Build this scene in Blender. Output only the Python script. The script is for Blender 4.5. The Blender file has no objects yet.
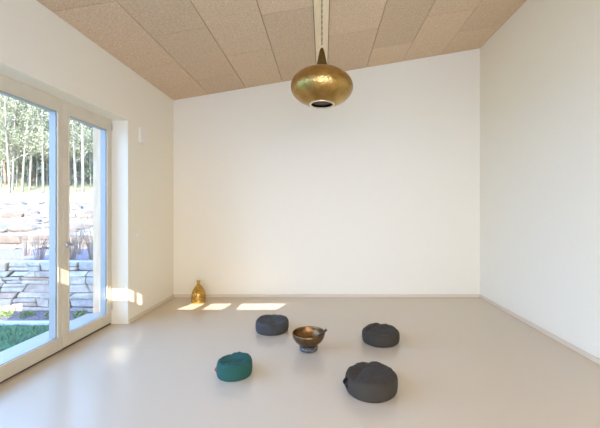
import bpy, bmesh, math, random
from mathutils import Vector, Matrix, noise
random.seed(7)
S = bpy.context.scene
COL = S.collection
PI = math.pi

# ------------------------------------------------------------------ measures (metres)
F = 328.0                    # focal length in pixels of a 600 px wide frame
EYE = 1.40
XL, XR = -2.3815, 2.494      # inner faces of left and right wall
YB, YR = 5.218, -1.5         # back wall, rear wall (behind the camera)
ZL, SL = 3.1325, 0.17        # ceiling height at the left wall, its slope
def zc(x): return ZL + SL*(x-XL)

# ------------------------------------------------------------------ materials
def mat(name, color, rough=0.6, metal=0.0, spec=0.5):
    m = bpy.data.materials.new(name); m.use_nodes = True
    b = m.node_tree.nodes['Principled BSDF']
    b.inputs['Base Color'].default_value = (*color, 1)
    b.inputs['Roughness'].default_value = rough
    b.inputs['Metallic'].default_value = metal
    b.inputs['Specular IOR Level'].default_value = spec
    return m
def N(m, t, **kw):
    n = m.node_tree.nodes.new(t)
    for k, v in kw.items():
        if k in n.inputs: n.inputs[k].default_value = v
        else: setattr(n, k, v)
    return n
def L(m, a, b): m.node_tree.links.new(a, b)
def bsdf(m): return m.node_tree.nodes['Principled BSDF']
def coords(m, scale=(1,1,1), rot=(0,0,0)):
    tc = N(m, 'ShaderNodeTexCoord'); mp = N(m, 'ShaderNodeMapping')
    mp.inputs['Scale'].default_value = scale; mp.inputs['Rotation'].default_value = rot
    L(m, tc.outputs['Object'], mp.inputs['Vector']); return mp.outputs['Vector']
def ramp(m, fac, stops):
    r = N(m, 'ShaderNodeValToRGB'); e = r.color_ramp.elements
    while len(e) < len(stops): e.new(0.5)
    for i, (p, c) in enumerate(stops): e[i].position = p; e[i].color = (*c, 1)
    L(m, fac, r.inputs['Fac']); return r.outputs['Color']
def bump(m, h, strength, dist):
    b = N(m, 'ShaderNodeBump'); b.inputs['Strength'].default_value = strength; b.inputs['Distance'].default_value = dist
    L(m, h, b.inputs['Height']); L(m, b.outputs['Normal'], bsdf(m).inputs['Normal'])
def noisy(name, c1, c2, scale, rough=0.7, bmp=0.0, dist=0.002, detail=5, metal=0.0, stretch=(1,1,1), spec=0.5, lo=0.35, hi=0.65):
    m = mat(name, c1, rough, metal, spec); v = coords(m, stretch)
    n = N(m, 'ShaderNodeTexNoise', Scale=scale, Detail=detail); L(m, v, n.inputs['Vector'])
    L(m, ramp(m, n.outputs['Fac'], [(lo, c1), (hi, c2)]), bsdf(m).inputs['Base Color'])
    if bmp: bump(m, n.outputs['Fac'], bmp, dist)
    return m

M = {}
M['plaster'] = noisy('plaster', (.82,.755,.58), (.83,.77,.60), 60, .85, .15, .001, spec=.3)
M['floor'] = noisy('linoleum', (.585,.49,.36), (.625,.525,.39), 260, .2, .05, .0005, detail=3, spec=.8)
M['seam'] = mat('floor_seam', (.44,.385,.32), .5)
M['base'] = mat('baseboard_paint', (.70,.59,.43), .5)
M['frame'] = noisy('window_wood', (.62,.545,.39), (.67,.59,.43), 6, .45, stretch=(30,1,1))
M['clad'] = mat('aluminium_cladding', (.36,.32,.27), .4, .0)
M['dark'] = mat('dark_gasket', (.06,.05,.045), .7)
M['steel'] = mat('brushed_steel', (.55,.56,.58), .3, 1.0)
M['white_plastic'] = mat('white_plastic', (.80,.74,.62), .4)
M['backing'] = mat('ceiling_backing', (.10,.065,.04), .9)
M['larch'] = noisy('larch_boards', (.70,.42,.22), (.80,.54,.32), 5, .7, .2, .002, stretch=(6,6,.6))
M['beam'] = noisy('beam_wood', (.80,.62,.37), (.87,.70,.45), 5, .55, stretch=(14,.7,14))
def fibre(name, k):
    m = mat(name, (.5,.4,.3), .9, spec=.2); v = coords(m)
    a = N(m, 'ShaderNodeTexNoise', Scale=70.0, Detail=6.0, Roughness=.75); L(m, v, a.inputs['Vector'])
    b = N(m, 'ShaderNodeTexVoronoi', Scale=90.0); b.feature = 'DISTANCE_TO_EDGE'; L(m, v, b.inputs['Vector'])
    mm = N(m, 'ShaderNodeMath'); mm.operation = 'MULTIPLY_ADD'; mm.inputs[1].default_value = -.55
    L(m, b.outputs['Distance'], mm.inputs[0]); L(m, a.outputs['Fac'], mm.inputs[2])
    c1 = tuple(x*k for x in (.48,.34,.205)); c2 = tuple(x*k for x in (.76,.58,.385))
    L(m, ramp(m, mm.outputs[0], [(.25, c1), (.62, c2)]), bsdf(m).inputs['Base Color'])
    bump(m, a.outputs['Fac'], .5, .003); return m
M['fib0'], M['fib1'], M['fib2'] = fibre('fibre_panel', 1.0), fibre('fibre_panel_light', 1.06), fibre('fibre_panel_deep', .94)

def hammered(name, c1, c2, rough, sc=55, st=.55):
    m = mat(name, c1, rough, 1.0); v = coords(m)
    n = N(m, 'ShaderNodeTexNoise', Scale=9.0, Detail=8.0, Roughness=.7); L(m, v, n.inputs['Vector'])
    L(m, ramp(m, n.outputs['Fac'], [(.33, c1), (.68, c2)]), bsdf(m).inputs['Base Color'])
    w = N(m, 'ShaderNodeTexVoronoi', Scale=float(sc)); L(m, v, w.inputs['Vector'])
    bump(m, w.outputs['Distance'], st, .004); return m
M['brass'] = hammered('hammered_brass', (.32,.19,.05), (.56,.36,.12), .31)
M['brass_dark'] = hammered('aged_brass', (.12,.075,.025), (.22,.14,.05), .4)
M['bronze'] = hammered('bowl_bronze', (.10,.06,.028), (.24,.155,.075), .34, 34, .7)
M['bronze_in'] = hammered('bowl_bronze_inside', (.13,.065,.025), (.30,.16,.065), .36, 30, .6)
M['lamp_in'] = mat('lamp_inside', (.12,.075,.06), .7)
M['rim'] = mat('brass_rim', (.80,.72,.50), .28, 1.0)
M['rope'] = noisy('twisted_cord', (.26,.17,.09), (.38,.27,.15), 140, .9)
def fabric(name, c, k=1.25, speck=260):
    m = mat(name, c, .95, spec=.15); v = coords(m)
    n = N(m, 'ShaderNodeTexNoise', Scale=float(speck), Detail=3.0); L(m, v, n.inputs['Vector'])
    L(m, ramp(m, n.outputs['Fac'], [(.35, c), (.65, tuple(x*k for x in c))]), bsdf(m).inputs['Base Color'])
    bump(m, n.outputs['Fac'], .3, .001)
    bsdf(m).inputs['Sheen Weight'].default_value = .04
    return m
M['grey_fab'] = fabric('grey_cotton', (.046,.038,.027))
M['blue_fab'] = fabric('blue_grey_cotton', (.052,.050,.046))
M['teal_fab'] = fabric('teal_cotton', (.022,.078,.060))
M['red_tag'] = mat('red_tape', (.30,.02,.04), .8)
M['black_tape'] = mat('black_tape', (.010,.009,.008), .95, 0, .1)
def brocade():
    m = mat('brocade', (.1,.15,.3), .6); v = coords(m)
    n = N(m, 'ShaderNodeTexVoronoi', Scale=42.0); L(m, v, n.inputs['Vector'])
    L(m, ramp(m, n.outputs['Distance'], [(.22, (.26,.25,.23)), (.42, (.03,.028,.025)), (.7, (.075,.07,.065))]), bsdf(m).inputs['Base Color'])
    return m
M['brocade'] = brocade()
M['mallet'] = noisy('mallet_wood', (.05,.028,.016), (.09,.05,.028), 14, .5, stretch=(1,1,6))
def amber():
    m = mat('amber_glass', (.80,.50,.09), .16, .0); b = bsdf(m)
    b.inputs['Transmission Weight'].default_value = .7; b.inputs['IOR'].default_value = 1.3
    b.inputs['Metallic'].default_value = .1
    v = coords(m, (1,1,1)); n = N(m, 'ShaderNodeTexNoise', Scale=14.0, Detail=4.0); L(m, v, n.inputs['Vector'])
    L(m, ramp(m, n.outputs['Fac'], [(.35, (.66,.40,.05)), (.65, (.93,.68,.20))]), b.inputs['Base Color'])
    return m
M['amber'] = amber()
def glass():
    m = bpy.data.materials.new('window_glass'); m.use_nodes = True; nt = m.node_tree
    nt.nodes.remove(bsdf(m)); out = nt.nodes['Material Output']
    t = N(m, 'ShaderNodeBsdfTransparent'); t.inputs['Color'].default_value = (.96,.98,.975,1)
    g = N(m, 'ShaderNodeBsdfGlossy'); g.inputs['Roughness'].default_value = 0.0
    fr = N(m, 'ShaderNodeLayerWeight'); fr.inputs['Blend'].default_value = .12
    mx = N(m, 'ShaderNodeMixShader')
    L(m, fr.outputs['Fresnel'], mx.inputs[0]); L(m, t.outputs[0], mx.inputs[1]); L(m, g.outputs[0], mx.inputs[2])
    L(m, mx.outputs[0], out.inputs['Surface']); return m
M['glass'] = glass()
def island(name, stops, rough=.85, sc=8):
    m = mat(name, (.5,.5,.5), rough, spec=.25); g = N(m, 'ShaderNodeNewGeometry')
    c = ramp(m, g.outputs['Random Per Island'], stops)
    v = coords(m); n = N(m, 'ShaderNodeTexNoise', Scale=float(sc), Detail=7.0, Roughness=.65); L(m, v, n.inputs['Vector'])
    mx = N(m, 'ShaderNodeMix'); mx.data_type = 'RGBA'; mx.blend_type = 'MULTIPLY'; mx.inputs[0].default_value = 1.0
    L(m, c, mx.inputs[6]); L(m, ramp(m, n.outputs['Fac'], [(.3, (.62,.60,.58)), (.65, (1,1,1))]), mx.inputs[7])
    L(m, mx.outputs[2], bsdf(m).inputs['Base Color']); bump(m, n.outputs['Fac'], .6, .02); return m
M['stone'] = island('quarry_stone', [(0, (.50,.45,.37)), (.3, (.62,.50,.38)), (.5, (.46,.42,.38)), (.72, (.58,.38,.25)), (.86, (.68,.62,.53)), (1, (.36,.33,.31))])
M['stone_gap'] = mat('stone_gap', (.07,.065,.06), .95)
M['tan_stone'] = island('tan_stone', [(0, (.24,.19,.145)), (.5, (.19,.14,.10)), (1, (.28,.24,.20))])
M['mulch'] = noisy('bark_mulch', (.11,.08,.085), (.27,.21,.21), 30, .95, .8, .03)
M['tan_earth'] = noisy('dry_earth', (.15,.12,.085), (.26,.215,.155), 3, .95, .5, .05)
M['field'] = noisy('meadow_ground', (.22,.20,.08), (.31,.27,.13), 1.5, .95)
M['lawn_ground'] = noisy('lawn_ground', (.05,.12,.045), (.08,.17,.06), 12, .95)
M['lawn'] = island('grass_blades', [(0, (.10,.15,.08)), (.5, (.14,.19,.11)), (1, (.20,.23,.15))], .7)
M['kerb'] = noisy('pale_kerb', (.45,.47,.47), (.55,.55,.54), 20, .8)
M['bark'] = noisy('pale_bark', (.18,.15,.11), (.34,.29,.22), 5, .9, .3, .02, stretch=(1,1,.3))
M['bark_dark'] = noisy('brown_bark', (.16,.11,.08), (.28,.20,.14), 5, .9)
M['leaf'] = island('spring_leaves', [(0, (.20,.22,.11)), (.5, (.32,.32,.18)), (1, (.44,.40,.26))], .7, 2)
M['leaf_dark'] = island('evergreen_leaves', [(0, (.11,.14,.08)), (.5, (.18,.20,.11)), (1, (.26,.26,.15))], .7, 2)
M['straw'] = island('straw', [(0, (.36,.24,.17)), (.5, (.44,.35,.25)), (1, (.28,.18,.15))], .9)
M['herb'] = island('herb_leaves', [(0, (.35,.38,.10)), (1, (.14,.28,.10))], .8)
M['roofing'] = mat('roofing', (.25,.24,.23), .8)

# ------------------------------------------------------------------ mesh helpers
def mk(name, bm, m, parent=None, smooth=False, label=None):
    me = bpy.data.meshes.new(name)
    bmesh.ops.recalc_face_normals(bm, faces=bm.faces)
    bm.to_mesh(me); bm.free()
    for x in (m if isinstance(m, (list, tuple)) else [m]): me.materials.append(x)
    if smooth:
        for p in me.polygons: p.use_smooth = True
    o = bpy.data.objects.new(name, me); COL.objects.link(o)
    if parent: o.parent = parent
    if label: o['label'] = label
    return o
def tag(o, label=None, cat=None, group=None, kind=None):
    if label: o['label'] = label
    if cat: o['category'] = cat
    if group: o['group'] = group
    if kind: o['kind'] = kind
    return o
def thing(name, label, cat, loc=(0,0,0), group=None, rz=0):
    o = bpy.data.objects.new(name, None); COL.objects.link(o)
    o.location = loc; o.rotation_euler = (0,0,rz); o.empty_display_size = .1
    return tag(o, label, cat, group)
def box(bm, a, b, bev=0.0, mi=0):
    x0,y0,z0 = a; x1,y1,z1 = b
    r = bmesh.ops.create_cube(bm, size=1)
    vs = r['verts']
    for v in vs:
        v.co = Vector(((x0+x1)/2+v.co.x*(x1-x0), (y0+y1)/2+v.co.y*(y1-y0), (z0+z1)/2+v.co.z*(z1-z0)))
    fs = set(f for v in vs for f in v.link_faces)
    for f in fs: f.material_index = mi
    if bev:
        es = list(set(e for v in vs for e in v.link_edges))
        bmesh.ops.bevel(bm, geom=es, offset=bev, segments=2, affect='EDGES', profile=.5)
def hexa(bm, p, mi=0):
    """eight corners: bottom ring of four, top ring of four"""
    v = [bm.verts.new(q) for q in p]
    for idx in ((3,2,1,0),(4,5,6,7),(0,1,5,4),(1,2,6,5),(2,3,7,6),(3,0,4,7)):
        bm.faces.new([v[i] for i in idx]).material_index = mi
def lathe(bm, prof, seg=64, c=(0,0,0), close=False):
    rings = []
    for r, z in prof:
        if r < 1e-5: rings.append([bm.verts.new((c[0], c[1], c[2]+z))])
        else: rings.append([bm.verts.new((c[0]+r*math.cos(2*PI*i/seg), c[1]+r*math.sin(2*PI*i/seg), c[2]+z)) for i in range(seg)])
    pairs = list(zip(rings, rings[1:]))
    if close: pairs.append((rings[-1], rings[0]))
    for a, b in pairs:
        for i in range(seg):
            j = (i+1) % seg
            if len(a) == 1 and len(b) == 1: continue
            if len(a) == 1: bm.faces.new((a[0], b[i], b[j]))
            elif len(b) == 1: bm.faces.new((a[i], a[j], b[0]))
            else: bm.faces.new((a[i], a[j], b[j], b[i]))
def tube(bm, pts, rad, seg=10, cap=True):
    pts = [Vector(p) for p in pts]
    if not isinstance(rad, (list, tuple)): rad = [rad]*len(pts)
    rings = []; up = Vector((0,0,1))
    t0 = (pts[1]-pts[0]).normalized()
    n = t0.cross(up)
    if n.length < 1e-3: n = t0.cross(Vector((1,0,0)))
    n.normalize()
    for i, p in enumerate(pts):
        t = (pts[min(i+1, len(pts)-1)]-pts[max(i-1, 0)]).normalized()
        n = (n - t*n.dot(t)).normalized(); b = t.cross(n)
        rings.append([bm.verts.new(p + rad[i]*(math.cos(2*PI*k/seg)*n + math.sin(2*PI*k/seg)*b)) for k in range(seg)])
    for a, b in zip(rings, rings[1:]):
        for k in range(seg):
            bm.faces.new((a[k], a[(k+1)%seg], b[(k+1)%seg], b[k]))
    if cap:
        bm.faces.new(rings[0][::-1]); bm.faces.new(rings[-1])
def copy_tree(o, parent=None):
    c = o.copy(); COL.objects.link(c); c.parent = parent
    for ch in [x for x in COL.objects if x.parent == o]: copy_tree(ch, c)
    return c
def struct(name, bm, m, **kw): return tag(mk(name, bm, m, **kw), kind='structure')

# ------------------------------------------------------------------ room shell
bm = bmesh.new(); box(bm, (-2.66, YR, -.2), (XR+.3, YB+.3, 0)); fl = struct('floor', bm, M['floor'])
bm = bmesh.new()
for y in (3.31, 1.31): box(bm, (XL+.01, y-.0015, -.002), (XR-.02, y+.0015, .0006))
mk('seam', bm, M['seam'], fl)

bm = bmesh.new(); box(bm, (XL-.44, YB, -.2), (XR+.3, YB+.3, 4.15)); struct('wall_back', bm, M['plaster'])
bm = bmesh.new(); box(bm, (XR, YR-.04, -.2), (XR+.3, YB, 4.15)); struct('wall_right', bm, M['plaster'])
WY0, WY1, WZ = -1.0, 4.003, 2.484
XO = -2.70
bm = bmesh.new()
box(bm, (XO, WY1, -.2), (XL, YB, 3.35)); box(bm, (XO, YR-.04, -.2), (XL, WY0, 3.35))
box(bm, (XO, WY0, WZ), (XL, WY1, 3.35)); struct('wall_left', bm, M['plaster'])
bm = bmesh.new()
for k in range(8):
    y = WY1+.03+k*.155
    box(bm, (XO-.13, y, -.15), (XO, y+.15, 3.3), .003)
struct('trim_1', bm, M['larch'])           # larch boards outside, beyond the glass
bm = bmesh.new(); box(bm, (XO-.13, WY0, WZ+.0), (XO, WY1+.03, 3.3)); struct('trim_2', bm, M['larch'])

# baseboards
BH = .05
bm = bmesh.new(); box(bm, (XL, YB-.014, 0), (XR, YB, BH), .003); struct('baseboard_back', bm, M['base'])
bm = bmesh.new(); box(bm, (XR-.014, YR, 0), (XR, YB-.014, BH), .003); struct('baseboard_right', bm, M['base'])
bm = bmesh.new(); box(bm, (XL, WY1, 0), (XL+.014, YB-.014, BH), .003); struct('baseboard_left', bm, M['base'])

# rear wall, with a high row of small openings and an added window below
SD = Vector((-.25, 1, -.5)).normalized()           # direction in which the sunlight travels
Z0, Z1 = 3.040, 3.185                               # the opening band
TH = .04                                            # wall thickness, openings cut along the light
holes = []                                          # (x bottom left, x bottom right, x top left, x top right)
for k in range(8):
    x = -.943 - k*.0465
    holes.append((x-.0160, x+.0160, x-.0160, x+.0160))
holes += [(-1.407,-1.373,-1.407,-1.373), (-1.440,-1.418,-1.440,-1.418)]
holes += [(-.533,-.299,-.35,-.163), (-.174,.106,-.055,.235), (.302,.87,.382,1.05)]
holes.sort()
bm = bmesh.new()
def rear_box(x0, x1, z0, z1): box(bm, (x0, YR-TH, z0), (x1, YR, z1))
rear_box(XL, XR, 2.55, Z0); rear_box(XL, -1.6, 0, 2.55); rear_box(2.2, XR, 0, 2.55); rear_box(-1.6, 2.2, 0, .12)
hexa(bm, [(XL,YR-TH,Z1+.02),(XR,YR-TH,Z1+.02),(XR,YR,Z1),(XL,YR,Z1),(XL,YR-TH,zc(XL)+.1),(XR,YR-TH,zc(XR)+.1),(XR,YR,zc(XR)+.1),(XL,YR,zc(XL)+.1)])
sh = .25*TH
xb, xt = XL, XL
for h in holes + [(XR, XR, XR, XR)]:
    e = sh if h[0] < XR else 0
    hexa(bm, [(xb+(sh if xb > XL else 0),YR-TH,Z0+.02),(h[0]+e,YR-TH,Z0+.02),(h[0],YR,Z0),(xb,YR,Z0),
              (xt+(sh if xt > XL else 0),YR-TH,Z1+.02),(h[2]+e,YR-TH,Z1+.02),(h[2],YR,Z1),(xt,YR,Z1)])
    xb, xt = h[1], h[3]
struct('wall_rear', bm, M['plaster'])
bm = bmesh.new()
for a, b in (((-1.6,YR-.07,.12),(-1.52,YR-.005,2.55)), ((2.12,YR-.07,.12),(2.2,YR-.005,2.55)), ((.26,YR-.07,.2),(.34,YR-.005,2.47)),
             ((-1.52,YR-.07,.12),(2.12,YR-.005,.2)), ((-1.52,YR-.07,2.47),(2.12,YR-.005,2.55))): box(bm, a, b)
struct('added_window', bm, M['frame'])  # frame of an unseen window, added to go with the fill lamp

# ceiling: fibre panels with open joints, on a dark backing, and a beam
bm = bmesh.new()
x0, x1 = XL-.2, XR+.2
hexa(bm, [(x0,YR,zc(x0)+.03),(x1,YR,zc(x1)+.03),(x1,YB,zc(x1)+.03),(x0,YB,zc(x0)+.03),
          (x0,YR,zc(x0)+.2),(x1,YR,zc(x1)+.2),(x1,YB,zc(x1)+.2),(x0,YB,zc(x0)+.2)], 3)
LP = .2305*YB
BX0, BX1 = -.100, .062
strips = [(XL-.0, -1.8165, .782), (-1.8165, -1.228, .666), (-1.228, -.648, .792), (-.648, BX0-.004, .657),
          (BX1+.004, .690, .782), (.690, 1.262, .884), (1.262, 1.868, .769), (1.868, XR, .874)]
rnd = random.Random(3); G = .0032
for xa, xb_, j in strips:
    y = j*YB
    while y > YR: y -= LP
    while y < YB:
        ya, yb = max(y, YR), min(y+LP, YB)
        if yb-ya > .03:
            hexa(bm, [(xa+G,ya+G,zc(xa+G)),(xb_-G,ya+G,zc(xb_-G)),(xb_-G,yb-G,zc(xb_-G)),(xa+G,yb-G,zc(xa+G)),
                      (xa+G,ya+G,zc(xa+G)+.03),(xb_-G,ya+G,zc(xb_-G)+.03),(xb_-G,yb-G,zc(xb_-G)+.03),(xa+G,yb-G,zc(xa+G)+.03)], rnd.choice([0,0,1,2]))
        y += LP
ceil = struct('ceiling', bm, [M['fib0'], M['fib1'], M['fib2'], M['backing']])
bm = bmesh.new(); box(bm, (BX0, YR, zc(-.02)-.022), (BX1, YB, zc(-.02)+.028), .004)
mk('beam', bm, M['beam'], ceil, label='pale planed timber beam between the ceiling panels')
bm = bmesh.new()
x0, x1 = XL-1.0, XR+.5
hexa(bm, [(x0,YR-.3,zc(x0)+.2),(x1,YR-.3,zc(x1)+.2),(x1,YB+.5,zc(x1)+.2),(x0,YB+.5,zc(x0)+.2),
          (x0,YR-.3,zc(x0)+.45),(x1,YR-.3,zc(x1)+.45),(x1,YB+.5,zc(x1)+.45),(x0,YB+.5,zc(x0)+.45)])
struct('roof', bm, M['roofing'])

# unseen slab added to keep direct sun out of the rear window
bm = bmesh.new(); box(bm, (-2.6, YR-6.2, 2.70), (4.6, YR-TH-.01, 2.82)); struct('sun_blocker', bm, M['roofing'])

# ------------------------------------------------------------------ glazing in the left wall
FX, FB = -2.58, -2.655      # room-side and outer faces of the frames
GZ0, GZ1 = .147, 2.352
def frame_ring(y0, y1, s0, s1, z0=.018, z1=WZ, xa=FX, xb=None):
    b = bmesh.new(); xb = FX-.0119 if xb is None else xb
    box(b, (xb, y0, z0), (xa, y0+s0, z1), .003); box(b, (xb, y1-s1, z0), (xa, y1, z1), .003)
    box(b, (xb, y0+s0, z0), (xa, y1-s1, GZ0), .003); box(b, (xb, y0+s0, GZ1), (xa, y1-s1, z1), .003)
    return b
def clad_ring(y0, y1, s0, s1):
    b = bmesh.new(); xa, xb = FX-.012, FB
    e = .008
    box(b, (xb, y0+.001, .02), (xa, y0+s0+e, WZ-.002)); box(b, (xb, y1-s1-e, .02), (xa, y1-.001, WZ-.002))
    box(b, (xb, y0+s0+e, .02), (xa, y1-s1-e, GZ0+.004)); box(b, (xb, y0+s0+e, GZ1-.004), (xa, y1-s1-e, WZ-.002))
    return b
def pane(y0, y1, parent):
    b = bmesh.new(); box(b, (FX-.0110, y0+.002, GZ0+.001), (FX-.004, y1-.002, GZ1-.001)); mk('pane', b, M['glass'], parent)
YM = 3.243
w1 = struct('window_1', frame_ring(1.55, YM, .10, .058), M['frame'])
mk('outer_cladding', clad_ring(1.55, YM, .10, .058), M['clad'], w1, label='blue-grey outer face of the frame'); pane(1.65, YM-.058, w1)
bm = bmesh.new()
hexa(bm, [(-2.90,WY0,.098),(FB,WY0,.115),(FB,WY1+.02,.115),(-2.90,WY1+.02,.098),(-2.90,WY0,.118),(FB,WY0,.140),(FB,WY1+.02,.140),(-2.90,WY1+.02,.118)])
mk('sill', bm, M['clad'], w1, label='pale metal sill outside the glass')
w3 = struct('window_3', frame_ring(WY0, 1.547, .10, .10), M['frame'])
mk('outer_cladding', clad_ring(WY0, 1.547, .10, .10), M['clad'], w3); pane(WY0+.10, 1.447, w3)
d1 = struct('door_1', frame_ring(YM+.004, WY1-.004, .082, .083, z0=.022), M['frame'])
mk('outer_cladding', clad_ring(YM+.004, WY1-.004, .082, .083), M['clad'], d1); pane(YM+.086, WY1-.087, d1)
# stepped sash edge on the room side of the door leaf and the fixed light
def bead(y0, y1, parent):
    b = bmesh.new(); t = .012
    for a, c in (((y0,GZ0-t),(y1,GZ0)), ((y0,GZ1),(y1,GZ1+t)), ((y0-t,GZ0-t),(y0,GZ1+t)), ((y1,GZ0-t),(y1+t,GZ1+t))):
        box(b, (FX-.001, a[0], a[1]), (FX+.006, c[0], c[1]), .001)
    mk('glazing_bead', b, M['frame'], parent)
bead(YM+.086, WY1-.087, d1); bead(1.65, YM-.058, w1)
hy, hz = 3.305, 1.045
bm = bmesh.new(); lathe(bm, [(0,0),(.018,0),(.018,.008),(0,.008)], 24)
bmesh.ops.scale(bm, vec=(1.9,1,1), verts=bm.verts)
bmesh.ops.rotate(bm, matrix=Matrix.Rotation(PI/2, 3, 'Y'), verts=bm.verts); bmesh.ops.translate(bm, vec=(FX,hy,hz), verts=bm.verts)
rose = mk('handle', bm, M['steel'], d1, smooth=True, label='steel lever handle pointing down'); bm = bmesh.new()
tube(bm, [(FX+.004,hy,hz),(FX+.045,hy,hz),(FX+.056,hy,hz-.004),(FX+.060,hy,hz-.016),(FX+.060,hy,hz-.13)], [.009,.009,.010,.010,.0095], 12)
mk('lever', bm, M['steel'], rose, smooth=True)
for z in (.22, 2.40):
    bm = bmesh.new(); tube(bm, [(FX+.007,WY1-.012,z-.04),(FX+.007,WY1-.012,z+.04)], .007, 10); mk('hinge', bm, M['steel'], d1)
bm = bmesh.new(); box(bm, (FB, WY0, -.02), (FX-.012, WY1, .018)); mk('threshold', bm, M['dark'], d1, label='dark threshold gap under the frame')

# ------------------------------------------------------------------ fittings on the walls
t = thing('wall_sensor', 'slim white box high on the left wall just right of the glazed door', 'wall box', (XL, 4.285, 2.36))
bm = bmesh.new(); box(bm, (.0,-.062,-.10), (.030,.062,.10), .004); mk('housing', bm, M['white_plastic'], t)
bm = bmesh.new()
for k in range(5): box(bm, (.030,-.045,-.07+k*.012), (.0312,.045,-.066+k*.012))
mk('vent_slots', bm, M['white_plastic'], t)
t = thing('light_switch', 'small round white wall switch at mid height beside the glazed door', 'switch', (XL, 4.235, 1.07))
bm = bmesh.new(); lathe(bm, [(0,0),(.05,0),(.05,.006),(.046,.009),(0,.009)], 40)
bmesh.ops.rotate(bm, matrix=Matrix.Rotation(PI/2, 3, 'Y'), verts=bm.verts); mk('plate', bm, M['white_plastic'], t)
bm = bmesh.new(); box(bm, (.009,-.025,-.025), (.012,.025,.025), .001); mk('rocker', bm, M['white_plastic'], t)
t = thing('power_socket', 'row of three white sockets low on the back wall above the golden bottle', 'socket', (-1.68, YB, .333))
t['label'] = 'triple white power socket low on the back wall right of the golden bottle'
bm = bmesh.new(); box(bm, (-.108,-.008,-.038), (.108,0,.038), .003); mk('plate', bm, M['white_plastic'], t)
for k in (-1,0,1):
    bm = bmesh.new(); lathe(bm, [(.021,0),(.021,.004),(.018,.004),(.018,.0008),(0,.0008)], 28)
    bmesh.ops.rotate(bm, matrix=Matrix.Rotation(PI/2, 3, 'X'), verts=bm.verts); bmesh.ops.translate(bm, vec=(k*.071,-.008,0), verts=bm.verts)
    mk('socket_well', bm, M['plaster'], t)

# ------------------------------------------------------------------ pendant lamp
LX, LY = -.012, 3.0
t = thing('pendant_lamp', 'large onion-shaped hammered brass pendant lamp hanging from the ceiling beam', 'lamp', (LX, LY, 2.355))
body = [(.2835*math.cos(q), .160+.172*math.sin(q)) for q in [math.radians(-67.2+k*4.9) for k in range(30)]] + [(.056,.331)]
inner = [(r-.004 if r > .07 else r-.004, z+(-.003 if z > .2 else .003)) for r, z in reversed(body)]
bm = bmesh.new(); lathe(bm, body+inner, 96, close=True); mk('shade', bm, M['brass'], t, smooth=True)
bm = bmesh.new(); lathe(bm, [(.074,.324),(.063,.334),(.054,.352),(.046,.380),(.038,.415),(.031,.450),(.023,.487),(.015,.511),(.010,.519),(.0,.520)], 48); mk('neck', bm, M['brass_dark'], t, smooth=True, label='dark tapering brass neck')
bm = bmesh.new(); lathe(bm, [(.098,.0),(.1125,-.004),(.117,.002),(.1125,.009),(.098,.008)], 64, close=True); mk('rim', bm, M['rim'], t, smooth=True, label='bright ring around the bottom opening')
bm = bmesh.new(); lathe(bm, [(.100,.030),(.092,.026),(.0,.024),(0,.028),(.1,.034)], 48); mk('diffuser', bm, M['lamp_in'], t, label='dark round diffuser in the opening')
bm = bmesh.new()
for k in range(24):
    a = 2*PI*k/24
    bmesh.ops.create_uvsphere(bm, u_segments=6, v_segments=4, radius=.009, matrix=Matrix.Translation(((.014)*math.cos(a), 0, .534+.014*math.sin(a))) @ Matrix.Scale(.5, 4))
mk('ring', bm, M['rim'], t, smooth=True)
bm = bmesh.new(); top = zc(0)-.02-2.355
for s in (0, PI):
    pts = []
    for k in range(90):
        z = .546+(top-.546)*k/89; a = s+k*.42
        pts.append((.0045*math.cos(a), .0045*math.sin(a), z))
    tube(bm, pts, .0042, 7)
mk('cord', bm, M['rope'], t, smooth=True, label='twisted pale cord')
bm = bmesh.new(); lathe(bm, [(0,top-.004),(.03,top-.004),(.045,top+.012),(0,top+.012)], 32); mk('ceiling_rose', bm, M['brass_dark'], t, smooth=True)

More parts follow.
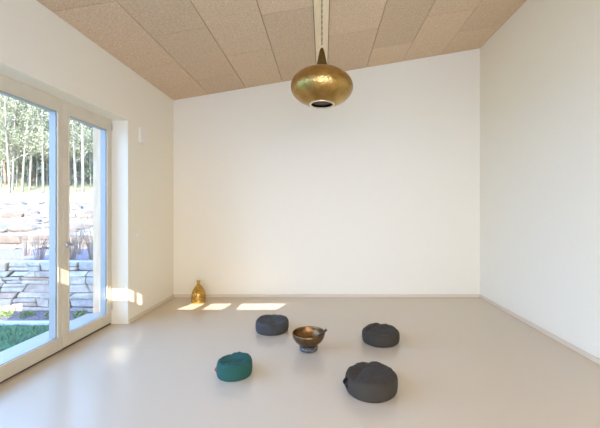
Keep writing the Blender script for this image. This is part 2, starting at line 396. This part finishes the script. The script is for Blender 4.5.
# ------------------------------------------------------------------ meditation cushions
def cushion_mesh(R, H, seed, ex=1.0, sag=.012, folds=(), pleat=.005, bulge=.0):
    """round buckwheat cushion: full sides, flat top that sags, gathers at the top edge"""
    bm = bmesh.new(); seg, nr = 144, 46
    off = Vector((seed*3.7, seed*1.9, seed*.7))
    rings = []
    for j in range(nr+1):
        u = j/nr
        # arc length runs from the centre of the base over the side to the centre of the top
        if u < .14: rr, zz = u/.14*.87, 0.0
        elif u < .66:
            a = -PI/2 + (u-.14)/.52*PI
            c, s = math.cos(a), math.sin(a)
            bs = .87 if s < 0 else .80
            rr = bs + (1-bs)*abs(c)**.62; zz = .5 + .5*math.copysign(abs(s)**.8, s)
        else: rr, zz = .80*(1-(u-.66)/.34), 1.0
        ring = []
        for i in range(seg):
            a = 2*PI*i/seg; ca, sa = math.cos(a), math.sin(a)
            x, y = rr*R*ca*ex, rr*R*sa; z = zz*H
            p = Vector((ca*rr, sa*rr, zz*.6))
            n1 = noise.noise(p*1.6+off); n2 = noise.noise(p*4.5+off)
            topw = max(0.0, min(1.0, (zz-.45)/.5))
            z += topw*(n1*.011 + n2*.0055)
            x *= 1+.022*n1*topw+.006*n2; y *= 1+.022*n1*topw+.006*n2
            if zz >= .999: z -= sag*(1-(rr/.8)**2)
            # gathers radiate from the seam at the shoulder
            w = math.exp(-((rr-.80)/.20)**2)*topw
            z += w*pleat*math.sin(a*26+3*n1+2*math.sin(a*3+seed))*(.4+.9*abs(noise.noise(Vector((ca*2,sa*2,seed)))*2))
            # soft folds across the top
            for (fa, fo, fd, fw) in folds:
                d = (ca*rr*math.cos(fa)+sa*rr*math.sin(fa))-fo
                z += fd*math.exp(-(d/fw)**2)*topw
            if zz < .02: z = 0
            z = max(z, 0.0)
            ring.append((x, y, z))
        rings.append(ring)
    vr = [[bm.verts.new(p) for p in r] if k not in (0, nr) else [bm.verts.new((sum(q[0] for q in r)/seg, sum(q[1] for q in r)/seg, sum(q[2] for q in r)/seg))] for k, r in enumerate(rings)]
    for a, b in zip(vr, vr[1:]):
        for i in range(seg):
            j = (i+1) % seg
            if len(a) == 1: bm.faces.new((a[0], b[j], b[i]))
            elif len(b) == 1: bm.faces.new((a[i], a[j], b[0]))
            else: bm.faces.new((a[i], a[j], b[j], b[i]))
    return bm
def cushion(x, y, R, H, seed, m, label, rz=0, ex=1.0, **kw):
    t = thing('meditation_cushion', label, 'cushion', (x, y, 0), 'round meditation cushions on the floor', rz)
    mk('cover', cushion_mesh(R, H, seed, ex, **kw), m, t, smooth=True)
    b = bmesh.new(); pts = []
    for k in range(97):
        a = 2*PI*k/96
        pts.append((R*ex*1.0*math.cos(a)*.985, R*1.0*math.sin(a)*.985, H*.30))
    return t
cA = cushion(-.590, 3.80, .190, .128, 1.3, M['blue_fab'], 'blue-grey round cushion on the floor between the brass bowl and the sun patches', 0, sag=.004,
        folds=((.3,.1,-.005,.12),(1.2,.3,.010,.3)), pleat=.004)
cB = cushion(-.752, 2.785, .137, .132, 4.1, M['teal_fab'], 'small teal oval cushion with a red tape handle', .12, ex=1.08, sag=.012,
        folds=((1.4,.15,-.007,.10),(1.6,-.25,-.006,.09)), pleat=.004)
cC = cushion(.612, 3.495, .198, .122, 7.7, M['grey_fab'], 'dark grey round cushion behind right, nearest the right wall', 0, sag=-.012,
        folds=((2.5,.66,.014,.12),(2.5,.40,-.008,.09)), pleat=.0008)
cD = cushion(.374, 2.555, .203, .132, 9.2, M['grey_fab'], 'large dark grey round cushion in front with a black tape loop on its left side', 0, sag=.002,
        folds=((-.5,-.45,-.010,.14),(1.15,.42,-.006,.06),(1.25,.60,.004,.06)), pleat=.002)
def strap(parent, ang, R, z0, z1, m, name, w=.016, out=.014, ex=1.0):
    b = bmesh.new(); n = 14; prev = None
    d = Vector((math.cos(ang)*ex, math.sin(ang), 0)); s = Vector((-math.sin(ang), math.cos(ang), 0))
    for k in range(n+1):
        u = k/n; z = z0+(z1-z0)*u; r = R-.006+out*math.sin(PI*u)
        c = d*r + Vector((0,0,z))
        row = [b.verts.new(c+s*w+d*.0012), b.verts.new(c-s*w+d*.0012), b.verts.new(c-s*w-d*.0012), b.verts.new(c+s*w-d*.0012)]
        if prev:
            for q in range(4): b.faces.new((prev[q], prev[(q+1)%4], row[(q+1)%4], row[q]))
        else: b.faces.new(row)
        prev = row
    b.faces.new(prev[::-1]); mk(name, b, m, parent, smooth=True)
strap(cD, PI*1.08, .203, .040, .112, M['black_tape'], 'carrying_loop', w=.022, out=.026)
strap(cB, PI*1.08, .146, .048, .082, M['red_tag'], 'tape_handle', w=.012, out=.020)
strap(cB, PI*1.12, .143, .012, .105, M['black_tape'], 'zip_band', w=.004, out=.006)

# ------------------------------------------------------------------ singing bowl, its ring and mallet
BXc, BYc = -.145, 3.262
bm = bmesh.new(); n1, n2 = 72, 20
vs = []
for i in range(n1):
    a = 2*PI*i/n1; row = []
    for j in range(n2):
        q = 2*PI*j/n2; rr = .0315*(1+.06*math.sin(a*9)*math.cos(q))
        row.append(bm.verts.new(((.062+rr*math.cos(q))*math.cos(a), (.062+rr*math.cos(q))*math.sin(a), .0275+.0275*math.sin(q))))
    vs.append(row)
for i in range(n1):
    for j in range(n2): bm.faces.new((vs[i][j], vs[(i+1)%n1][j], vs[(i+1)%n1][(j+1)%n2], vs[i][(j+1)%n2]))
ringo = mk('ring_cushion', bm, M['brocade'], smooth=True); ringo.location = (BXc, BYc, 0)
tag(ringo, 'small blue and white brocade ring cushion under the brass bowl', 'cushion')
prof = [(0,.0),(.040,.001),(.070,.008),(.098,.022),(.122,.041),(.142,.064),(.155,.088),(.1605,.110),(.162,.124),(.1625,.134)]
inn = [(.155,.134),(.154,.122),(.152,.108),(.146,.088),(.133,.066),(.114,.046),(.090,.028),(.064,.015),(.036,.009),(0,.008)]
t = thing('singing_bowl', 'hammered bronze singing bowl on a brocade ring in the middle of the floor', 'bowl', (BXc, BYc, .046))
bm = bmesh.new(); lathe(bm, prof+[(.159,.136)], 96); mk('outer_shell', bm, M['bronze'], t, smooth=True)
bm = bmesh.new(); lathe(bm, [(.159,.136)]+inn, 96); mk('inner_shell', bm, M['bronze_in'], t, smooth=True, label='warm reddish inside of the bowl')
a = Vector((BXc-.005, BYc-.035, .046+.030)); b = Vector((BXc+.180, BYc-.01, .046+.162))
# keep the stick resting on the rim
t = thing('bowl_mallet', 'thin dark wooden striking stick leaning inside the bronze bowl', 'mallet', a)
d = b-a
bm = bmesh.new(); tube(bm, [(0,0,0), d*.35, d*.36, d*.98, d], [.010,.0105,.0105,.013,.008], 14); mk('shaft', bm, M['mallet'], t, smooth=True)
bm = bmesh.new(); tube(bm, [-d.normalized()*.004, d*.02, d*.14, d*.17], [.012,.016,.016,.0105], 14); mk('head', bm, M['mallet'], t, smooth=True)

# ------------------------------------------------------------------ golden bottle
vp = [(0,0),(.094,0),(.101,.006),(.101,.050),(.099,.054),(.101,.058),(.1005,.095),(.097,.130),(.090,.162),(.078,.195),(.062,.225),(.045,.250),(.031,.268),(.024,.282),(.0215,.300),(.0225,.318),(.027,.322),(.027,.330),(.021,.331)]
vi = [(.0165,.330),(.0165,.290),(.026,.266),(.055,.226),(.084,.162),(.093,.095),(.094,.012),(0,.010)]
t = thing('glass_bottle', 'golden amber bottle vase on the floor by the back wall', 'bottle', (-1.872, 4.925, 0))
bm = bmesh.new(); lathe(bm, vp+vi, 64); mk('body', bm, M['amber'], t, smooth=True)
bm = bmesh.new()
for z in (.052, .098): lathe(bm, [(.1005,z-.002),(.1035,z),(.1005,z+.002),(.0985,z)], 64, close=True)
mk('rib', bm, M['amber'], t, smooth=True)

# ------------------------------------------------------------------ outdoors
GX = -2.93
def ground(name, prof, x0, x1, m, n=60, jit=0.0):
    """ground running away from the room; prof is a list of (y, z)"""
    bm = bmesh.new(); rows = []
    for y, z in prof:
        rows.append([bm.verts.new((x0+(x1-x0)*k/n, y, z + jit*noise.noise(Vector((k*.9, y*1.3, 0))))) for k in range(n+1)])
    for a, b in zip(rows, rows[1:]):
        for k in range(n): bm.faces.new((a[k], a[k+1], b[k+1], b[k]))
    bot = [[bm.verts.new((x, y, -1.0)) for x in (x0, x1)] for y in (prof[0][0], prof[-1][0])]
    o = struct(name, bm, m, smooth=True); return o
GZ = -.05
ground('lawn_soil', [(-3, GZ), (0, GZ), (2.2, GZ), (4.12, GZ)], -16, GX, M['lawn_ground'])
ground('flower_bed', [(4.10, GZ-.002), (4.3, GZ+.01), (4.75, GZ+.02)], -16, GX, M['mulch'], 80, .015)
ground('planting_bed', [(4.86, .56), (5.1, .60), (5.8, .60), (6.7, .60)], -22, GX, M['mulch'], 100, .03)
ground('dry_slope', [(6.6, .58), (7.0, .86), (7.8, .95), (8.6, 1.02), (9.4, 1.10), (10.3, 1.22), (11.2, 1.30), (12.2, 1.38), (13.3, 1.48), (14.5, 1.56), (16.5, 1.70)], -50, GX, M['tan_earth'], 160, .16)
ground('meadow', [(16.4, 1.66), (19, 2.05), (22, 2.4), (24.5, 2.62)], -70, GX, M['field'], 120, .05)
ground('forest_floor', [(24.4, 2.60), (28, 3.2), (34, 4.2), (44, 8.0), (60, 17.0)], -90, 6, M['field'], 100, .3)

# clipped lawn
bm = bmesh.new(); r = random.Random(5)
for k in range(15000):
    x = GX - (r.random()**1.3)*4.6; y = r.uniform(2.2, 4.1)
    h = r.uniform(.02, .042); a = r.uniform(0, PI); w = .0035
    dx, dy = math.cos(a)*w, math.sin(a)*w; lx, ly = r.uniform(-.02,.02), r.uniform(-.02,.02)
    v = [bm.verts.new((x-dx,y-dy,GZ-.005)), bm.verts.new((x+dx,y+dy,GZ-.005)), bm.verts.new((x+lx,y+ly,GZ+h))]
    bm.faces.new(v)
tag(mk('lawn_grass', bm, M['lawn']), 'short green lawn outside the glazed door', 'grass', kind='stuff')
bm = bmesh.new(); box(bm, (-14, 4.10, GZ-.05), (GX, 4.18, GZ+.035), .01)
tag(mk('lawn_edging', bm, M['kerb']), 'pale stone edging strip between the lawn and the bed at the wall foot', 'kerb')

def stone_wall(name, y, z0, z1, x0, x1, m, label, seed, hmin=.07, hmax=.14, lmin=.14, lmax=.48, depth=.28, cat='garden wall'):
    r = random.Random(seed); bm = bmesh.new()
    box(bm, (x0+.02, y+.03, z0-.1), (x1-.02, y+depth, z1-.03), mi=1)
    z = z0-.04
    def wob(x, zz): return zz + (.022*noise.noise(Vector((x*2.3, zz*3.1, seed))) if z0 < zz < z1-.02 else 0)
    while z < z1-.03:
        h = r.uniform(hmin, hmax)
        if z+h > z1-.06: h = max(.05, z1-z)
        x = x0; sl = 0.0; g = .0035
        while x < x1-.08:
            l = min(r.uniform(lmin, lmax)*(1.25 if h > .11 else 1), x1-x)
            sr = r.choice([0, 0, .02, -.02, .05, -.05, .09]) if x+l < x1-.02 else 0
            q = r.random(); a, b_ = z, z+h
            if q < .30 and h > .09:                       # two thin stones beside one tall one
                cut = r.uniform(.38, .62); parts = [(a, a+h*cut), (a+h*cut, b_)]
            else: parts = [(a, b_)]
            for za, zb in parts:
                f0, f1 = (za-a)/h, (zb-a)/h
                xl0, xl1 = x+sl*f0, x+sl*f1; xr0, xr1 = x+l+sr*f0, x+l+sr*f1
                dy = r.uniform(-.035, .025); d2 = r.uniform(-.015, .015)
                hexa(bm, [(xl0+g,y+dy,wob(xl0,za)+g),(xr0-g,y+dy+d2,wob(xr0,za)+g),(xr0-g,y+.2,wob(xr0,za)+g),(xl0+g,y+.2,wob(xl0,za)+g),
                          (xl1+g,y+dy+d2,wob(xl1,zb)-g),(xr1-g,y+dy,wob(xr1,zb)-g),(xr1-g,y+.2,wob(xr1,zb)-g),(xl1+g,y+.2,wob(xl1,zb)-g)])
            x += l; sl = sr
        z += h
    bm.verts.ensure_lookup_table()
    es = [e for e in bm.edges if e.calc_length() > .03 and all(f.material_index == 0 for f in e.link_faces)]
    bmesh.ops.bevel(bm, geom=es, offset=.009, segments=2, affect='EDGES')
    return tag(mk(name, bm, [m, M['stone_gap']]), label, cat)
stone_wall('stone_wall', 4.62, GZ, .655, -9.5, GX, M['stone'], 'knee-high dry-stone retaining wall of grey and brown slabs behind the lawn', 19, .07, .13, .13, .42)
stone_wall('stone_terrace', 6.72, .60, .86, -16, GX, M['tan_stone'], 'low pale stone terrace edge just behind the dark planting bed', 12, .09, .2, .3, .8)
stone_wall('stone_terrace', 9.7, 1.05, 1.27, -22, GX, M['tan_stone'], 'second pale stone terrace edge, further up the dry slope', 13, .06, .12, .2, .6)

# loose pale boulders on the slope
def rock(seed):
    bm = bmesh.new(); bmesh.ops.create_icosphere(bm, subdivisions=3, radius=.5)
    for v in bm.verts:
        n = noise.noise(v.co*2.2+Vector((seed*5.1, 0, seed))); n2 = noise.noise(v.co*5+Vector((0, seed*3.3, 0)))
        v.co *= 1+.35*n+.08*n2; v.co.z *= .6
    return bm
rk = [mk('boulder', rock(i), M['tan_stone']) for i in range(4)]
r = random.Random(31)
def slope_z(y):
    P = [(7.0, .86), (8.6, 1.02), (10.3, 1.22), (12.2, 1.38), (14.5, 1.56), (16.5, 1.70)]
    for (a, za), (b, zb) in zip(P, P[1:]):
        if y <= b: return za+(zb-za)*(y-a)/(b-a)
    return 1.7
for i in range(46):
    o = rk[i] if i < 4 else rk[i % 4].copy()
    if i >= 4: COL.objects.link(o)
    y = 7.25+8.6*(i/45)**1.1; px = r.uniform(0, 100)
    if abs(y-9.7) < .5: y += .8
    s = r.uniform(.22, .5)*(1+.04*(y-7)); o.location = ((px-323.2)*y/F, y, slope_z(y)+.06*s); o.scale = (s*1.3, s*.8, s); o.rotation_euler = (0,0,r.uniform(0,6))
    tag(o, 'pale boulder lying loose on the dry slope above the planting bed', 'rock', 'boulders on the dry slope')

# dry ornamental grasses on the bed
def grass_mesh(seed, n=34, h=.55, spread=.16):
    r = random.Random(seed); bm = bmesh.new()
    for k in range(n):
        a = r.uniform(0, 2*PI); b0 = r.uniform(0, .06); sp = r.uniform(.1, 1)*spread; hh = h*r.uniform(.55, 1)
        pts = [(b0*math.cos(a), b0*math.sin(a), -.03), ((b0+sp*.35)*math.cos(a), (b0+sp*.35)*math.sin(a), hh*.55), ((b0+sp)*math.cos(a), (b0+sp)*math.sin(a), hh)]
        tube(bm, pts, [.0035,.0026,.0012], 3, cap=False)
    return bm
g0 = mk('ornamental_grass', grass_mesh(1), M['straw'])
spots = [(-4.55, 5.25, 1.0, 'dry straw-coloured grass clump on the bed, seen left of the middle of the left pane'),
         (-5.15, 5.7, .95, 'dry grass clump on the bed, second from the left edge of the photo'),
         (-4.3, 5.75, 1.15, 'tall dry grass clump on the bed just left of the door mullion'),
         (-3.98, 5.2, 1.1, 'dry grass clump on the bed, leftmost one seen through the door pane'),
         (-3.80, 5.45, 1.25, 'tall dry grass clump on the bed in the middle of the door pane'),
         (-3.62, 5.15, 1.0, 'dry grass clump on the bed nearest the timber boards outside the door')]
for i, (x, y, s, lb) in enumerate(spots):
    o = g0 if i == 0 else g0.copy()
    if i: COL.objects.link(o)
    o.location = (x, y, .60); o.scale = (s,s,s); o.rotation_euler = (0,0,i*1.3)
    tag(o, lb, 'grass', 'dry grasses on the planting bed')
# low herbs at the wall foot
def herb_mesh(seed, n=160, R=.13, H=.12):
    r = random.Random(seed); bm = bmesh.new()
    for k in range(n):
        a = r.uniform(0, 2*PI); q = R*math.sqrt(r.random()); z = H*r.random()*(1-(q/R)**2*.7)
        c = Vector((q*math.cos(a), q*math.sin(a), z)); u = Vector((r.uniform(-1,1), r.uniform(-1,1), r.uniform(-.3,1))).normalized()*.022
        w = u.cross(Vector((r.uniform(-1,1), r.uniform(-1,1), .4))).normalized()*.008
        bm.faces.new([bm.verts.new(c-u), bm.verts.new(c+w), bm.verts.new(c+u), bm.verts.new(c-w)])
    for k in range(10):
        a = r.uniform(0, 2*PI); tube(bm, [(0,0,-.02), (R*.6*math.cos(a), R*.6*math.sin(a), H*.7)], .002, 3, cap=False)
    return bm
h0 = mk('low_herb', herb_mesh(2), M['herb'])
for i, (x, lb) in enumerate([(-4.30, 'low yellow-green herb at the wall foot by the left edge of the photo'), (-3.98, 'low herb at the wall foot under the middle of the left pane'),
                             (-3.62, 'low herb at the wall foot next to the door mullion'), (-3.25, 'low herb at the wall foot seen through the door pane')]):
    o = h0 if i == 0 else h0.copy()
    if i: COL.objects.link(o)
    o.location = (x, 4.40, GZ+.015); o.rotation_euler = (0,0,i); s = (.9,.7,.8,.75)[i]; o.scale = (s,s,s)
    tag(o, lb, 'plant', 'low herbs at the foot of the stone wall')

# forest
def tree_parts(seed, H, r0, lean, leaf_n, leaf_s, crown0, spread, evergreen=False):
    r = random.Random(seed); tb = bmesh.new(); lf = bmesh.new(); br = bmesh.new()
    pts = []; n = 10
    for k in range(n+1):
        u = k/n; pts.append(Vector((lean*u*H+.12*math.sin(u*5+seed), .05*H*math.sin(u*3+seed)*.3, u*H-.3)))
    tube(tb, pts, [r0*(1-.85*k/n)+.01 for k in range(n+1)], 8)
    tips = []
    nb = 26
    for k in range(nb):
        u = crown0+(1-crown0)*(k+.5)/nb; i = min(int(u*n), n-1); p = pts[i].lerp(pts[i+1], u*n-i)
        a = r.uniform(0, 2*PI); ln = spread*(1.15-u*.8)*r.uniform(.6, 1.1)
        e = p+Vector((math.cos(a)*ln, math.sin(a)*ln, ln*(.55 if not evergreen else -.1))); mid = p.lerp(e, .5)+Vector((0,0,.1*ln))
        tube(br, [p, mid, e], [.035*(1.2-u), .022*(1.2-u), .006], 4, cap=False)
        tips += [(p, mid, e, ln)]
        for s in range(2):
            e2 = mid+Vector((r.uniform(-.5,.5)*ln, r.uniform(-.5,.5)*ln, r.uniform(0,.5)*ln)); tube(br, [mid, e2], [.012,.004], 3, cap=False); tips.append((mid, mid.lerp(e2,.5), e2, ln*.5))
    for k in range(leaf_n):
        p, mid, e, ln = r.choice(tips); u = r.random()
        c = (mid.lerp(e, u) if r.random() > .25 else p.lerp(mid, u)) + Vector((r.gauss(0,.22), r.gauss(0,.22), r.gauss(0,.2)))
        s = leaf_s*r.uniform(.5, 1.2)
        d1 = Vector((r.uniform(-1,1), r.uniform(-1,1), r.uniform(-1,1))).normalized()*s
        d2 = d1.cross(Vector((r.uniform(-1,1), r.uniform(-1,1), r.uniform(-1,1)))).normalized()*s*.55
        lf.faces.new([lf.verts.new(c-d1), lf.verts.new(c+d2), lf.verts.new(c+d1), lf.verts.new(c-d2)])
    return tb, br, lf
def make_tree(name, seed, H, r0, lean, leaf_n, leaf_s, crown0, spread, bark, leaf, ev=False):
    t = thing(name, '', 'tree')
    tb, br, lf = tree_parts(seed, H, r0, lean, leaf_n, leaf_s, crown0, spread, ev)
    mk('trunk', tb, bark, t, smooth=True); tag(mk('branches', br, bark, t), kind='stuff'); tag(mk('foliage', lf, leaf, t), kind='stuff')
    return t
pA = make_tree('birch_tree', 21, 15, .075, .02, 6000, .07, .16, 2.6, M['bark'], M['leaf'])
pB = make_tree('birch_tree', 22, 14, .07, .13, 5000, .07, .20, 2.4, M['bark'], M['leaf'])
pC = make_tree('evergreen_tree', 23, 13, .18, 0, 5200, .11, .06, 2.6, M['bark_dark'], M['leaf_dark'], True)
pD = make_tree('leafy_tree', 24, 13, .14, 0, 5200, .10, .05, 3.0, M['bark_dark'], M['leaf'])
def gz(y):
    for (a, za), (b, zb) in zip([(22,2.4),(24.5,2.62),(28,3.2),(34,4.2),(44,8.0)], [(24.5,2.62),(28,3.2),(34,4.2),(44,8.0),(60,17.0)]):
        if y <= b: return za+(zb-za)*(y-a)/(b-a)
    return 9
used = set()
def plant(proto, px, y, lb, group, s=1.0, rz=0.0, fx=1):
    o = proto if proto.name not in used else copy_tree(proto)
    used.add(proto.name)
    o.location = ((px-323.2)*y/F, y, gz(y)-.05); o.rotation_euler = (0,0,rz); o.scale = (s*fx, s, s)
    tag(o, lb, 'tree', group)
FG = 'pale-trunked trees at the forest edge'
plant(pA, 6, 24.6, 'pale-trunked tree at the forest edge by the left edge of the photo', FG, 1.0, 0)
plant(pA, 14, 26.0, 'pale-trunked tree at the forest edge, second from the left edge of the photo', FG, .95, 1.7)
plant(pB, 22, 25.0, 'pale tree leaning right at the forest edge, in the middle of the left pane', FG, 1.0, 0)
plant(pA, 33, 27.0, 'upright pale tree just right of the leaning tree in the left pane', FG, 1.05, 3.2)
plant(pA, 43, 24.8, 'straight pale-trunked tree at the right side of the left pane', FG, 1.0, 4.4)
plant(pB, 51, 26.5, 'pale-trunked tree partly hidden behind the left edge of the mullion', FG, .9, 2.6)
plant(pA, 73, 26.0, 'pale-trunked tree at the left side of the narrow door pane', FG, 1.0, 5.3)
plant(pA, 82, 24.4, 'bright straight pale trunk in the middle of the door pane', FG, 1.1, .9)
plant(pB, 96, 26.5, 'pale-trunked tree seen beside the timber boards through the door', FG, .9, 1.6)
plant(pA, -12, 25.5, 'pale-trunked tree beyond the left edge of the photo', FG, 1.0, 2.2)
for k, (px, y, lb) in enumerate([(1,29,'thin pale tree at the very left edge of the photo, deeper in the wood'), (10,30,'thin pale tree deeper in the wood between the two leftmost trunks'),
        (18,28.5,'thin pale tree just left of the leaning tree, a little deeper'), (28,30,'thin pale tree deeper in the wood behind the leaning tree'),
        (38,29,'thin pale tree deeper in the wood in the right half of the left pane'), (47,30.5,'thin pale tree deeper in the wood close to the mullion'),
        (77,29,'thin pale tree deeper in the wood between the two trunks of the door pane'), (89,29.5,'thin pale tree deeper in the wood left of the timber boards')]):
    plant(pB if k % 3 == 0 else pA, px, y, lb, 'thin pale trees deeper in the wood', r.uniform(.62,.8) if 0 else .72, k*.9)
r = random.Random(9)
for k in range(10):
    plant(pC, -14+k*12+r.uniform(-3,3), r.uniform(30,36), 'dark evergreen tree filling the forest behind the pale trunks', 'dark evergreens deep in the forest', r.uniform(.75,1.0), r.uniform(0,6))
for k in range(12):
    plant(pD, -16+k*10.5+r.uniform(-3,3), r.uniform(31,42), 'light green leafy tree filling the forest behind the pale trunks', 'leafy trees deep in the forest', r.uniform(.9,1.15), r.uniform(0,6))

# ------------------------------------------------------------------ light
sun = bpy.data.lights.new('sun', 'SUN'); sun.energy = 12; sun.color = (1.0,.97,.93); sun.angle = math.radians(.06)
so = bpy.data.objects.new('sun', sun); COL.objects.link(so); so.rotation_euler = SD.to_track_quat('-Z', 'Y').to_euler()
w = bpy.data.worlds.new('sky'); S.world = w; w.use_nodes = True; nt = w.node_tree
sky = nt.nodes.new('ShaderNodeTexSky'); sky.sky_type = 'NISHITA'; sky.sun_disc = False
sky.sun_elevation = math.radians(26); sky.sun_rotation = math.atan2(.25, -1.0); sky.air_density = 1.0; sky.dust_density = 2.0
mx = nt.nodes.new('ShaderNodeMix'); mx.data_type = 'RGBA'; mx.inputs[0].default_value = .8
nt.links.new(sky.outputs[0], mx.inputs[6]); mx.inputs[7].default_value = (3.3,5.8,11.9,1)
bg = nt.nodes['Background']; nt.links.new(mx.outputs[2], bg.inputs['Color']); bg.inputs['Strength'].default_value = .68
def area(name, loc, rot, sx, sy, power, col):
    l = bpy.data.lights.new(name, 'AREA'); l.shape = 'RECTANGLE'; l.size = sx; l.size_y = sy; l.energy = power; l.color = col
    o = bpy.data.objects.new(name, l); COL.objects.link(o); o.location = loc; o.rotation_euler = rot; return o
# added warm fill lamp behind the camera, aimed down and to the right
area('rear_fill', (.3, YR-.10, 1.33), (math.radians(56),0,math.radians(-38)), 3.6, 2.2, 86, (1.0,.79,.46))

# ------------------------------------------------------------------ camera
cam = bpy.data.cameras.new('camera'); cam.sensor_width = 36; cam.lens = 36*F/600
cam.shift_x = -23.2/600; cam.shift_y = -4.7/600; cam.clip_start = .05; cam.clip_end = 300
co = bpy.data.objects.new('camera', cam); COL.objects.link(co); co.location = (0,0,EYE); co.rotation_euler = (PI/2,0,0)
S.camera = co
S.view_settings.view_transform = 'Standard'; S.view_settings.look = 'None'; S.view_settings.gamma = 1
S.view_settings.use_curve_mapping = False; S.view_settings.exposure = 0.35
S.cycles.max_bounces = 16; S.cycles.diffuse_bounces = 10; S.cycles.glossy_bounces = 6; S.cycles.transparent_max_bounces = 16
S.cycles.sample_clamp_indirect = 8
